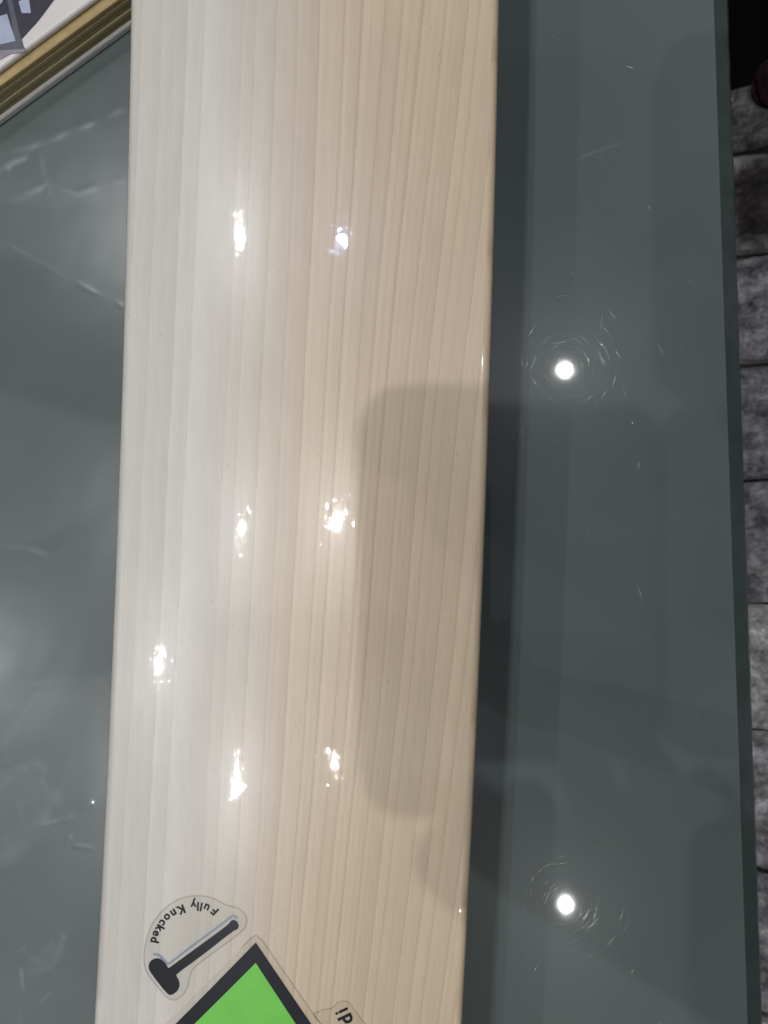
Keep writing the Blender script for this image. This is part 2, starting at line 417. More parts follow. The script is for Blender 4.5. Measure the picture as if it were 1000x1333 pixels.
for i in range(24):
    for q in range(6):
        t = 2 * math.pi * i / 24; s = 2 * math.pi * q / 6; r = 0.0155 + 0.0009 * math.cos(s)
        V.append((r * 1.06 * math.cos(t), r * 0.97 * math.sin(t), 0.0006 + 0.0009 * math.sin(s)))
for i in range(24):
    for q in range(6): Fc.append((i * 6 + q, ((i + 1) % 24) * 6 + q, ((i + 1) % 24) * 6 + (q + 1) % 6, i * 6 + (q + 1) % 6))
mesh_obj('seam', V, Fc, M_MAROON, pouch, True)

# ------------------------------------------------------------------ cricket bat
bat = tag(empty('cricket_bat', (float(cx(0)), 0, 0)), 'pale willow cricket bat with straight grain lying face up on glass', 'cricket bat')
BO = np.array([float(cx(0)), 0, 0])
Y_TOE, Y_SH = 0.262, -0.262
def half_w(Y):
    w = HW
    if Y > Y_TOE - 0.022:
        t = (Y - (Y_TOE - 0.022)) / 0.022; w = HW - 0.020 * (1 - math.sqrt(max(0, 1 - t * t)))
    if Y < Y_SH + 0.05:
        t = min(1, (Y_SH + 0.05 - Y) / 0.05); w = HW - (HW - 0.019) * (t * t * (3 - 2 * t))
    return w
RE = 0.0024
nf = 460
ysb = np.concatenate([np.linspace(Y_TOE, 0.2405, 14)[:-1], np.linspace(0.2405, -0.21, 360), np.linspace(-0.21, Y_SH, 30)[1:]])
V = []; UVo = []
back = [(1.0, -0.034), (0.985, -0.0385), (0.80, -0.0455), (0.45, -0.056), (0.18, -0.0635), (0.0, -0.065), (-0.18, -0.0635), (-0.45, -0.056), (-0.80, -0.0455), (-0.985, -0.0385), (-1.0, -0.034)]
for Y in ysb:
    w = half_w(Y); c = float(cx(Y)); ring = []
    sc = w / HW
    oo = np.linspace(-(w - RE), w - RE, nf)
    zz = ZC - sag(oo * (1.0))
    for o, z in zip(oo, zz): ring.append((c + o, Y, z)); UVo.append((o, Y))
    zr = float(zz[-1])
    for k in range(1, 7):
        a = math.pi / 2 * k / 6; ring.append((c + w - RE + RE * math.sin(a), Y, zr - RE + RE * math.cos(a))); UVo.append((w, Y))
    for f, dz in back:
        bx = f * w; ring.append((c + bx, Y, max(0.0001, ZC + dz) if abs(f) > 0.2 else max(0.0001, ZC + dz))); UVo.append((bx, Y))
    zl = float(zz[0])
    for k in range(6, 0, -1):
        a = math.pi / 2 * k / 6; ring.append((c - w + RE - RE * math.sin(a), Y, zl - RE + RE * math.cos(a))); UVo.append((-w, Y))
    V += ring
nr = nf + 12 + len(back); nrow = len(ysb)
V = np.array(V) - BO
ii, jj = np.meshgrid(np.arange(nrow - 1), np.arange(nr), indexing='ij')
a = ii * nr + jj; b_ = ii * nr + (jj + 1) % nr
Fq = np.stack([a, a + nr, b_ + nr, b_], -1).reshape(-1, 4)[:, ::-1].tolist()
Fq += [list(range(nr)), list(range((nrow - 1) * nr, nrow * nr))[::-1]]
blade = mesh_obj('blade', V, Fq, M_WOOD, bat, True)
# growth rings: each grain line at its measured place, leaning away to the right towards the toe
UVo = np.array(UVo); o_px = UVo[:, 0] * F_PX / D_B; py = 666.5 - UVo[:, 1] * F_PX / D_B
def sstep(a, b, x): t = np.clip((x - a) / (b - a), 0, 1); return t * t * (3 - 2 * t)
def snoise(x, seed, n=6):
    r = np.random.default_rng(seed); s = 0
    for k in range(n): s = s + np.sin(x * r.uniform(0.4, 2.2) * (k + 1) * 0.6 + r.uniform(0, 6.28)) / (k + 1.3)
    return s
lean = 0.020 + 0.078 * sstep(-30, 210, o_px)
bcoord = o_px + lean * (py - 480) * (0.55 + 0.45 * sstep(900, 200, py)) + 0.000022 * (py - 480) ** 2 * sstep(-80, 40, o_px)
bcoord += 0.8 * snoise(py / 320 + o_px / 210, 3) + 0.25 * snoise(py / 60 + o_px / 60, 5)
rings = [-232, -205, -171, -148, -120, -98, -81, -53, -25, 2, 30, 48, 71, 88, 109, 134, 160, 175, 206, 228, 246, 271, 290, 318, 345, 370, 400, 430]
rings = [-330, -300, -262] + rings
rings = np.array(rings, float)
k = np.clip(np.searchsorted(rings, bcoord) - 1, 0, len(rings) - 2)
t = (bcoord - rings[k]) / (rings[k + 1] - rings[k]); dpx = np.minimum(bcoord - rings[k], 99); dnx = rings[k + 1] - bcoord
tn = rng.uniform(-1, 1, len(rings))
heart = 0.22 * sstep(-150, -75, bcoord) + 0.28 * sstep(-72, -44, bcoord) + 0.30 * sstep(-50, 10, bcoord) + 0.20 * sstep(-20, 120, bcoord)
white = np.array([0.690, 0.645, 0.585]); tan = np.array([0.665, 0.525, 0.372])
colr = white[None] * (1 - heart[:, None]) + tan[None] * heart[:, None]
strength = 0.22 + 0.78 * sstep(-110, 100, bcoord)
ringstr = (0.55 + 0.45 * np.abs(tn[k]))
shade = 1 + 0.050 * tn[k] - 0.085 * (t - 0.4) * (0.8 + 0.2 * strength)
line = np.exp(-(dpx / 1.2) ** 2) * 0.5 + np.exp(-(dnx / 2.2) ** 2)
fine = 0.007 * snoise(bcoord / 3.1, 17, 5)
colr = colr * (shade + fine)[:, None]
sub = np.sort(np.concatenate([rings[:-1] + np.diff(rings) * f for f in (0.27, 0.52, 0.76)]) + rng.uniform(-4, 4, 3 * (len(rings) - 1)))
ks = np.clip(np.searchsorted(sub, bcoord), 1, len(sub) - 1); ds = np.minimum(np.abs(bcoord - sub[ks]), np.abs(bcoord - sub[ks - 1]))
sn_ = rng.uniform(0.0, 1.0, len(sub))[np.where(np.abs(bcoord - sub[ks]) < np.abs(bcoord - sub[ks - 1]), ks, ks - 1)]
colr = colr * (1 - (np.exp(-(ds / 1.6) ** 2) * 0.085 * sn_ * strength)[:, None] * np.array([0.8, 1.0, 1.1])[None])
colr = colr * (1 - (line * 0.20 * strength * ringstr)[:, None] * np.array([0.75, 1.0, 1.15])[None])
att = blade.data.color_attributes.new('grain', 'FLOAT_COLOR', 'POINT')
att.data.foreach_set('color', np.concatenate([np.clip(colr, 0, 1), np.ones((len(colr), 1))], 1).astype(np.float32).ravel())
# handle with ribbed rubber grip, out of frame towards the viewer
hx0 = float(cx(Y_SH)); V, Fc = [], []
nhs, nha = 150, 20
for i in range(nhs + 1):
    s = i / nhs; Y = Y_SH + 0.004 - 0.29 * s; r = 0.0165 + 0.0006 * math.sin(s * 170) + (0.002 * s)
    if i in (0, nhs): r *= 0.6
    for q in range(nha):
        an = 2 * math.pi * q / nha; V.append((hx0 - BO[0] + (Y - Y_SH) * 0.045 * 0 + r * math.cos(an), Y, 0.036 + r * 1.05 * math.sin(an)))
for i in range(nhs):
    for q in range(nha): Fc.append((i * nha + q, i * nha + (q + 1) % nha, (i + 1) * nha + (q + 1) % nha, (i + 1) * nha + q))
Fc += [list(range(nha))[::-1], list(range(nhs * nha, (nhs + 1) * nha))]
mesh_obj('handle', V, Fc, M_GRIP, bat, True)

# ------------------------------------------------------------------ stickers on the face
def drape(name, pts_px, off, mat, parent, thick=0.00008):
    """flat outline given in photo pixels, laid on the curved face with its own thickness"""
    P = [bat_pt(*p) for p in pts_px]
    bm = bmesh.new(); vs = [bm.verts.new((p[0], p[1], 0)) for p in P]
    f = bm.faces.new(vs); f.normal_update()
    if f.normal.z < 0: f.normal_flip()
    xs = [p[0] for p in P]; step = 0.003
    x = min(xs) + step
    while x < max(xs):
        bmesh.ops.bisect_plane(bm, geom=bm.verts[:] + bm.edges[:] + bm.faces[:], plane_co=(x, 0, 0), plane_no=(1, 0, 0)); x += step
    bmesh.ops.triangulate(bm, faces=bm.faces[:])
    lift_bm(bm, off, thick)
    return bm_obj(name, bm, mat, parent)
def lift_bm(bm, off, thick):
    r = bmesh.ops.extrude_face_region(bm, geom=bm.faces[:])
    top = set(g for g in r['geom'] if isinstance(g, bmesh.types.BMVert))
    for v in bm.verts:
        z = float(zface(v.co.x, v.co.y)) + off + (thick if v in top else 0.0)
        v.co = Vector((v.co.x - BO[0], v.co.y - BO[1], z))
    bmesh.ops.recalc_face_normals(bm, faces=bm.faces)
def smooth_poly(pts, it=2):
    for _ in range(it):
        q = []
        for i in range(len(pts)):
            a, b = pts[i], pts[(i + 1) % len(pts)]
            q += [(a[0] * .75 + b[0] * .25, a[1] * .75 + b[1] * .25), (a[0] * .25 + b[0] * .75, a[1] * .25 + b[1] * .75)]
        pts = q
    return pts
def outline_strip(name, pts, wpx, off, mat, parent, closed=True, thick=0.00006):
    n = len(pts); q = np.array(pts, float); V = []
    for i in range(n):
        a = q[(i - 1) % n] if closed or i > 0 else q[i]; b = q[(i + 1) % n] if closed or i < n - 1 else q[i]
        d = b - a; d /= np.linalg.norm(d) + 1e-9; nn = np.array([-d[1], d[0]])
        for s, dz in ((-1, 0), (-0.5, thick), (0.5, thick), (1, 0)):
            p = bat_pt(*(q[i] + nn * s * wpx / 2)); V.append((p[0] - BO[0], p[1] - BO[1], p[2] + off + dz))
    Fc = []
    for i in range(n if closed else n - 1):
        j = (i + 1) % n
        for s in range(3): Fc.append((i * 4 + s, i * 4 + s + 1, j * 4 + s + 1, j * 4 + s))
    return mesh_obj(name, V, Fc, mat, parent)
def z1(x, y): return (180 + x / 6.25, 1150 + y / 6.25)
def z2(x, y): return (380 + x / 8.333, 1253 + y / 8.333)
def glyph_bm(ch, size, bold=0.0):
    cu = bpy.data.curves.new('glyph', 'FONT'); cu.body = ch; cu.size = size; cu.align_x = 'CENTER'; cu.offset = bold; cu.resolution_u = 3
    ob = bpy.data.objects.new('glyph', cu); COL.objects.link(ob)
    dg = bpy.context.evaluated_depsgraph_get(); me = bpy.data.meshes.new_from_object(ob.evaluated_get(dg))
    bm = bmesh.new(); bm.from_mesh(me); bpy.data.objects.remove(ob); bpy.data.curves.remove(cu); bpy.data.meshes.remove(me)
    return bm
def lettering(items, name, off, mat, parent):
    """items: (char, px, py, up vector in the picture, size in metres)"""
    big = bmesh.new()
    for ch, px, py, up, size, bold in items:
        g = glyph_bm(ch, size, bold)
        X, Y, _ = bat_pt(px, py); u = Vector((up[0], -up[1])).normalized(); r = Vector((u.y, -u.x))
        for v in g.verts:
            w = Vector((X, Y)) + r * v.co.x + u * (v.co.y - size * 0.3); v.co = (w.x, w.y, 0)
        me = bpy.data.meshes.new('tmp'); g.to_mesh(me); g.free(); big.from_mesh(me); bpy.data.meshes.remove(me)
    lift_bm(big, off, 0.00003)
    return bm_obj(name, big, mat, parent)

BACK, PRINT = 0.00006, 0.00016
out1 = smooth_poly([z1(*p) for p in [(45, 600), (58, 500), (88, 380), (150, 270), (250, 170), (350, 118), (460, 95), (600, 110), (690, 165), (750, 183), (830, 205), (880, 260), (885, 325), (850, 390), (600, 570), (455, 680), (424, 740), (410, 830), (370, 905), (305, 952), (245, 940), (190, 880), (58, 715)]])
st1 = drape('sticker', out1, BACK, M_CLEAR, bat); st1['label'] = 'clear sticker with a black mallet and the words Fully Knocked'
outline_strip('sticker_rim', out1, 2.0, BACK + 0.00004, M_RIM, st1)
drape('mallet_print', smooth_poly([z1(*p) for p in [(150, 605), (195, 618), (228, 655), (245, 690), (252, 684), (490, 512), (735, 332), (748, 308), (775, 292), (805, 308), (821, 345), (808, 372), (775, 383), (550, 562), (308, 738), (312, 752), (336, 800), (336, 845), (310, 885), (265, 908), (235, 893), (160, 800), (90, 705), (84, 660), (105, 622)]], 1), PRINT, M_BLACKPRINT, st1)
outline_strip('shade_print', smooth_poly([z1(*p) for p in [(122, 574), (168, 580), (210, 622), (246, 655), (450, 500), (715, 303), (772, 258), (808, 282)]], 0), 3.0, PRINT, M_BLUEGREY, st1, closed=False, thick=0.00002)
ctr = (470, 505)
letters = []
for ch, x, y, tw in [('F', 627, 222, -14), ('u', 556, 196, -8), ('l', 514, 186, -3), ('l', 487, 182, 0), ('y', 450, 172, 0), ('K', 350, 208, 0), ('n', 291, 240, 0), ('o', 240, 275, 0), ('c', 203, 318, 0), ('k', 176, 360, 0), ('e', 151, 406, 0), ('d', 133, 458, 0)]:
    up = Vector((ctr[0] - x, ctr[1] - y)); up.rotate(Matrix.Rotation(math.radians(-tw), 2))
    letters.append((ch, *z1(x, y), up, 0.0034, 0.00010))
lettering(letters, 'lettering', PRINT, M_BLACKPRINT, st1)

apex, lc, rc = (333.1, 1226.5), (150, 1411), (441, 1384.5)
bc = (lc[0] + rc[0] - apex[0], lc[1] + rc[1] - apex[1])
cen = ((apex[0] + bc[0]) / 2, (apex[1] + bc[1]) / 2)
iapex = (333.1, 1253); ilc = (175, 1409); irc = (419, 1383)
ibc = (ilc[0] + irc[0] - iapex[0], ilc[1] + irc[1] - iapex[1])
oc = [(333, 1218), (340, 1222), (400, 1310), (452, 1386), bc, (132, 1418), (325, 1222)]
st2 = drape('sticker', [(333, 1217), (341, 1223), (398, 1305), (455, 1387), (bc[0], bc[1] + 10), (134, 1413), (326, 1222)], BACK, M_CLEAR, bat)
st2['label'] = 'clear sticker with a bright green diamond framed in black'
outline_strip('sticker_rim', [(333, 1217), (341, 1223), (398, 1305), (455, 1387), (bc[0], bc[1] + 10), (134, 1413), (326, 1222)], 2.0, BACK + 0.00004, M_RIM, st2)
drape('black_diamond', [apex, rc, bc, lc], PRINT, M_BLACKPRINT, st2, 0.00003)
drape('green_diamond', [iapex, irc, ibc, ilc], PRINT + 0.00006, M_GREEN, st2, 0.00003)

out3 = smooth_poly([z2(*p) for p in [(215, 560), (270, 535), (350, 505), (440, 495), (478, 445), (555, 408), (622, 432), (662, 492), (800, 670), (1000, 930), (760, 1080), (420, 760)]], 2)
st3 = drape('sticker', out3, BACK, M_CLEAR, bat); st3['label'] = 'clear sticker with small black letters di'
outline_strip('sticker_rim', out3, 1.8, BACK + 0.00004, M_RIM, st3)
upv = (-0.91, 0.41)
lettering([('i', *z2(543, 523), upv, 0.0056, 0.00010), ('d', *z2(592, 612), upv, 0.0056, 0.00016)], 'lettering', PRINT, M_BLACKPRINT, st3)

# ------------------------------------------------------------------ clear plastic sleeve round the bat
def build_sleeve():
    GAP = 0.00055
    ysl = np.linspace(0.235, -0.245, 760)
    nface = 300
    hw = HW + 0.00012; re = 0.0026
    oo = np.linspace(-(hw - re), hw - re, nface); zz = ZC + GAP - sag(oo)
    # cross profile: (offset from the blade's centre line, z, flat weight)
    Rr = [(hw - re + re * math.sin(math.pi / 2 * k / 8), zz[-1] - re + re * math.cos(math.pi / 2 * k / 8)) for k in range(1, 9)]
    Lr = [(-(hw - re) - re * math.sin(math.pi / 2 * k / 8), zz[0] - re + re * math.cos(math.pi / 2 * k / 8)) for k in range(8, 0, -1)]
    zfl = 0.0011
    Rd = [(hw + 0.0004 * k / 5, zz[-1] - re - (zz[-1] - re - 0.004) * k / 5) for k in range(1, 6)]
    Rc = [(hw + 0.0004 + 0.003 * (1 - math.cos(math.pi / 2 * k / 6)), 0.004 - (0.004 - zfl) * math.sin(math.pi / 2 * k / 6)) for k in range(1, 7)]
    Ld = [(-(hw + 0.0004 * k / 5), zz[0] - re - (zz[0] - re - 0.004) * k / 5) for k in range(5, 0, -1)]
    Lc = [(-(hw + 0.0004 + 0.003 * (1 - math.cos(math.pi / 2 * k / 6))), 0.004 - (0.004 - zfl) * math.sin(math.pi / 2 * k / 6)) for k in range(6, 0, -1)]
    nL, nR = 230, 110
    n = nL + len(Lc) + len(Ld) + len(Lr) + nface + len(Rr) + len(Rd) + len(Rc) + nR
    X = np.zeros((len(ysl), n)); Z = np.zeros_like(X); FL = np.zeros_like(X)
    cor = px2(0, 165, CAM_Z); cor2 = px2(165, 42, CAM_Z)
    for i, Y in enumerate(ysl):
        c = float(cx(Y))
        xl0 = c + Lc[0][0]
        # left skirt ends short of the stack of cards
        xe = -0.185 + 0.004 * math.sin(Y * 30)
        xs = cor[0] + (Y - cor[1]) * (cor2[0] - cor[0]) / (cor2[1] - cor[1])
        xe = max(xe, xs + 0.007); xe = min(xe, xl0 - 0.002)
        ls = np.linspace(xe, xl0, nL, endpoint=False)
        xr0 = c + Rc[-1][0]; rs = np.linspace(xr0, mid.x + (Y - mid.y) * ed.x / ed.y - BV - 0.0008, nR + 1)[1:]
        pro = Lc + Ld + Lr + list(zip(oo, zz)) + Rr + Rd + Rc
        X[i] = np.concatenate([ls, [c + p[0] for p in pro], rs])
        Z[i] = np.concatenate([np.full(nL, zfl), [p[1] for p in pro], np.full(nR, zfl)])
        FL[i, :nL] = 1; FL[i, -nR:] = 2
    Yg = np.repeat(ysl[:, None], n, 1)
    face = FL == 0
    # gentle looseness everywhere
    def wob(x, y, seed, lo, hi, k=9):
        r = np.random.default_rng(seed); s = 0
        for _ in range(k):
            th = r.uniform(0, 6.28); f = r.uniform(lo, hi); s = s + np.sin((x * math.cos(th) + y * math.sin(th)) * f + r.uniform(0, 6.28))
        return s / math.sqrt(k)
    topmask = (Z > ZC - 0.0065) & face
    Z += np.where(topmask, 0.000005 * wob(X, Yg, 1, 120, 420) + 0.0000018 * wob(X, Yg, 2, 700, 1700, 14), 0)
    left = FL == 1; right = FL == 2
    Z += np.where(left, 0.00016 * np.maximum(0, wob(X, Yg, 4, 30, 90) - 0.3) + 0.00001 * wob(X, Yg, 5, 250, 600), 0)
    Z += np.where(right, 0.00001 * wob(X, Yg, 6, 60, 160), 0)
    # creases, given by photo pixels
    milk = np.zeros_like(X)
    def crease(pts, w, h, mk=0.0, depth=CAM_Z - 0.001, mask=None):
        nonlocal Z, milk
        P = [np.array(px2(*p, depth)) for p in pts]
        best = np.full_like(X, 9.0)
        for a, b in zip(P[:-1], P[1:]):
            ab = b - a; t = np.clip(((X - a[0]) * ab[0] + (Yg - a[1]) * ab[1]) / (ab @ ab), 0, 1)
            best = np.minimum(best, np.hypot(X - a[0] - t * ab[0], Yg - a[1] - t * ab[1]))
        w = w * (1.6 if pts[0][0] < 300 else 1.0)
        e = np.exp(-(best / w) ** 2) * (mask if mask is not None else (FL > 0))
        brk = np.clip(0.55 + 0.6 * wob(X, Yg, int(w * 1e7 + h * 1e6) % 97, 150, 700, 5), 0.05, 1.5); Z += (0.10 if pts[0][0] < 300 else 0.14) * h * e * brk; milk = np.maximum(milk, (0.7 if pts[0][0] < 300 else 1.0) * mk * e * np.clip(brk, 0.15, 1.1))
    # left skirt
    crease([(-10, 308), (40, 335), (80, 358), (158, 398)], 0.0005, 0.0006, 0.10)
    crease([(-10, 505), (45, 520), (88, 537)], 0.0012, 0.0007, 0.0)
    crease([(-10, 704), (40, 712), (75, 726)], 0.0007, 0.0006, 0.10)
    crease([(-10, 902), (60, 890), (130, 884)], 0.0006, 0.0005, 0.07)
    crease([(-10, 1010), (25, 994), (50, 1000), (66, 1020), (64, 1058), (30, 1100), (5, 1120)], 0.0016, 0.0011, 0.05)
    crease([(-10, 1040), (15, 1012), (32, 1003)], 0.0007, 0.0008, 0.08)
    crease([(50, 1075), (85, 1066), (118, 1045)], 0.0006, 0.0007, 0.12)
    crease([(18, 1246), (32, 1233)], 0.0004, 0.0007, 0.16)
    crease([(28, 1262), (30, 1290), (26, 1340)], 0.0004, 0.0006, 0.14)
    crease([(52, 1306), (70, 1288), (90, 1272)], 0.0004, 0.0006, 0.16)
    crease([(30, 1270), (60, 1262), (78, 1240), (82, 1222)], 0.0009, 0.0009, 0.07)
    crease([(-6, 226), (14, 213), (32, 205)], 0.0006, 0.0010, 0.32)
    crease([(10, 262), (60, 240), (100, 252), (160, 232)], 0.0008, 0.0007, 0.10)
    crease([(52, 198), (56, 240)], 0.0006, 0.0006, 0.10)
    crease([(20, 196), (90, 170), (160, 140)], 0.0009, 0.0006, 0.05)
    for _ in range(36):
        x0, y0 = (rng.uniform(-20, 150), rng.uniform(180, 1333)) if _ < 8 else (rng.normal(40, 35), rng.choice([1050, 1080, 1250, 1280, 240]) + rng.normal(0, 28))
        th = rng.normal(-0.6, 0.7); ln = rng.uniform(6, 26); p1 = (x0 + ln * math.cos(th), y0 + ln * math.sin(th))
        if max(x0, p1[0]) > 128: continue
        crease([(x0, y0), ((x0 + p1[0]) / 2 + rng.normal(0, 2), (y0 + p1[1]) / 2 + rng.normal(0, 2)), p1], rng.uniform(0.0003, 0.0006), rng.uniform(0.0002, 0.0007), rng.uniform(0.0, 0.06))
    # right skirt
    crease([(696, 228), (722, 217), (752, 207), (806, 187)], 0.00028, 0.0009, 0.08)
    crease([(748, 208), (782, 195), (806, 187)], 0.0006, 0.0002, 0.10)
    crease([(692, 683), (730, 681), (764, 679)], 0.00022, 0.0004, 0.06)
    crease([(750, 832), (758, 838)], 0.0005, 0.0004, 0.2)
    crease([(845, 270), (846, 271)], 0.0003, 0.0003, 0.3)
    # milky double layers on the left skirt, with folded edges of their own
    def blob(pts, val, soft=0.0008):
        nonlocal milk
        P = np.array([px2(*p, CAM_Z - 0.001) for p in pts]); inside = np.zeros(X.shape, bool); dist = np.full(X.shape, 9.0)
        for a, b in zip(P, np.roll(P, -1, 0)):
            c1 = (a[1] > Yg) != (b[1] > Yg)
            xi = (b[0] - a[0]) * (Yg - a[1]) / ((b[1] - a[1]) + 1e-12) + a[0]
            inside ^= c1 & (X < xi)
            ab = b - a; t = np.clip(((X - a[0]) * ab[0] + (Yg - a[1]) * ab[1]) / (ab @ ab), 0, 1)
            dist = np.minimum(dist, np.hypot(X - a[0] - t * ab[0], Yg - a[1] - t * ab[1]))
        sd = np.where(inside, dist, -dist); m = np.clip(sd / soft * 0.5 + 0.5, 0, 1) * (FL == 1)
        milk = milk + val * m
    blob([(-60, 205), (-60, 320), (40, 340), (82, 360), (160, 400), (175, 500), (170, 560), (90, 540), (40, 520), (-60, 505), (-60, 700), (40, 712), (170, 640), (190, 150), (90, 172)], 0.040, 0.003)
    blob([(-60, 905), (60, 890), (190, 882), (190, 1420), (-60, 1420)], 0.075, 0.004)
    blob([(-60, 1020), (22, 994), (50, 998), (66, 1022), (66, 1056), (42, 1085), (30, 1120), (-60, 1150)], 0.035, 0.0012)
    blob([(30, 1270), (48, 1240), (76, 1222), (82, 1240), (70, 1262)], 0.03, 0.0010)
    blob([(-60, 240), (10, 264), (60, 268), (165, 262), (165, 205), (60, 240)], 0.03, 0.002)
    milk += np.where(left, 0.008 * np.clip(wob(X, Yg, 8, 60, 300) + 0.3, 0, 2), 0)
    milk = np.where(face, 0.004, milk); milk = np.where(right, np.maximum(milk, 0.0015 + 0.0015 * np.clip(wob(X, Yg, 9, 40, 120), -1, 2)), milk)
    # tiny dimples on the face that catch the lamps
    for _ in range(500):
        fx, fy = rng.uniform(-HW, HW), rng.uniform(-0.15, 0.15); rad = rng.uniform(0.00035, 0.0008); h = rng.uniform(0.000006, 0.00003) * rng.choice([-1, 1])
        i0, i1 = np.searchsorted(-ysl, -(fy + 4 * rad)), np.searchsorted(-ysl, -(fy - 4 * rad))
        if i1 <= i0: continue
        xs_ = X[i0:i1]; ys_ = Yg[i0:i1]; cc = float(cx(fy)) + fx
        Z[i0:i1] += np.where(topmask[i0:i1], h * np.exp(-((xs_ - cc) ** 2 + ((ys_ - fy) * 0.7) ** 2) / rad ** 2), 0)
    Z = np.maximum(Z, 0.0004)
    V = np.stack([X, Yg, Z], -1).reshape(-1, 3)
    i, j = np.meshgrid(np.arange(len(ysl) - 1), np.arange(n - 1), indexing='ij'); a = i * n + j
    Fq = np.stack([a, a + n, a + n + 1, a + 1], -1).reshape(-1, 4)
    me = bpy.data.meshes.new('plastic_sleeve')
    me.vertices.add(len(V)); me.vertices.foreach_set('co', V.astype(np.float32).ravel())
    me.loops.add(Fq.size); me.loops.foreach_set('vertex_index', Fq.ravel().astype(np.int32))
    me.polygons.add(len(Fq)); me.polygons.foreach_set('loop_start', (np.arange(len(Fq)) * 4).astype(np.int32))
    me.polygons.foreach_set('use_smooth', np.ones(len(Fq), bool))
    me.update(calc_edges=True); me.validate()
    at = me.attributes.new('milky', 'FLOAT', 'POINT'); at.data.foreach_set('value', np.clip(milk, 0, 0.5).astype(np.float32).ravel())
    at = me.attributes.new('loose', 'FLOAT', 'POINT'); at.data.foreach_set('value', np.where(FL == 2, 0.22, 1.0).astype(np.float32).ravel())
    me.materials.append(M_FILM)
    o = bpy.data.objects.new('plastic_sleeve', me); COL.objects.link(o)
    tag(o, 'clear creased plastic sleeve wrapped over the bat and spread on the glass', 'plastic wrap')
build_sleeve()

# ------------------------------------------------------------------ stack of cards at the far left
pA = Vector(px2(0, 163, CAM_Z)); pB = Vector(px2(165, 42, CAM_Z)); e = (pB - pA).normalized(); nrm = Vector((-e.y, e.x))
corner = Vector((-0.0815, 0)); corner.y = pA.y + (corner.x - pA.x) * e.y / e.x
ang = math.atan2(e.y, e.x); CL, CW = 0.30, 0.21
ccen = corner - e * CL / 2 + nrm * CW / 2
z = 0.0002
def card(name, th, out, rot, mat, label, cat, group=None, col=(1, 1, 1), bev=0.0006):
    global z
    c = ccen - nrm * out
    o = bm_obj(name, box_bm(CL, CW, th, bev, 3), mat, None)
    o.location = (c.x, c.y, z + th / 2); o.rotation_euler = (0, 0, ang + rot); o.color = (*col, 1)
    tag(o, label, cat, group); z += th + 0.00010
    return o
card('white_card', 0.0036, 0.0006, 0, M_CARD, 'thick white card at the bottom of the stack on the glass', 'card', bev=0.0009)
NTH = ['lowest brown board in the stack, lying on the thick white card', 'second brown board up from the thick white card in the stack', 'third brown board up from the thick white card in the stack', 'fourth brown board up from the thick white card in the stack', 'topmost brown board in the stack, orange-brown, right under the printed booklet']
for q, (out, rot, col) in enumerate([(-0.0003, 0.0006, (0.95, 0.95, 0.92)), (0.0000, -0.0008, (0.90, 0.90, 0.9)), (-0.0002, 0.0010, (0.95, 0.95, 0.92)), (-0.0001, -0.0006, (0.90, 0.90, 0.88)), (-0.0002, -0.0010, (0.88, 0.82, 0.72))]):
    card('kraft_card', 0.0026, out, rot, M_KRAFT, NTH[q], 'card', 'brown boards in the card stack', col, bev=0.0005)
ccov = ccen + nrm * 0.0022
cov = tag(empty('printed_booklet', (ccov.x, ccov.y, z)), 'white booklet with a dark printed picture on top of the card stack', 'booklet')
cov.rotation_euler = (0, 0, ang + 0.006)
th = 0.0030
b = bm_obj('cover', box_bm(CL, CW, th, 0.0012, 3), M_COVER, cov); b.location = (0, 0, th / 2)
ztop = z + th
inv = Matrix.Rotation(-(ang + 0.006), 2)
def print_poly(name, pts, mat, lift):
    d = CAM_Z - ztop; V = []
    for p in pts:
        w = inv @ (Vector(px2(*p, d)) - ccov); V.append((w.x, w.y, th + lift))
    k = len(V); V += [(v[0], v[1], v[2] + 0.00008) for v in V]
    Fc = [tuple(range(k))[::-1], tuple(range(k, 2 * k))] + [(i, (i + 1) % k, k + (i + 1) % k, k + i) for i in range(k)]
    o = mesh_obj(name, V, Fc, mat, cov)
    bm = bmesh.new(); bm.from_mesh(o.data); bmesh.ops.recalc_face_normals(bm, faces=bm.faces); bm.to_mesh(o.data); bm.free()
print_poly('dark_picture', [(-60, -60), (118, -60), (71, 0), (50, 28), (28, 52), (22, 60), (-60, 88)], M_PRINT_DARK, 0.00005)
print_poly('grey_panel', [(-60, 75), (-3, 60), (26, 49), (32, 62), (33, 68), (14, 71), (-10, 84), (-60, 105)], M_PRINT_MAUVE, 0.00015)
print_poly('grey_bar', [(8, -10), (14, -10), (26, 42), (32, 64), (0, 66), (-8, 62), (20, 54), (14, 20)], M_PRINT_GREY, 0.00025)
print_poly('pale_panel', [(-20, 26), (0, 22), (10, 19), (21, 54), (0, 59), (-20, 64)], M_PRINT_BLUE, 0.00035)
print_poly('pale_panel', [(25, 3), (38, -4), (41, 18), (29, 18)], M_PRINT_BLUE, 0.00035)
print_poly('pale_panel', [(-10, -10), (6, -10), (4, 4), (-4, 11), (-10, 12)], M_PRINT_BLUE, 0.00035)

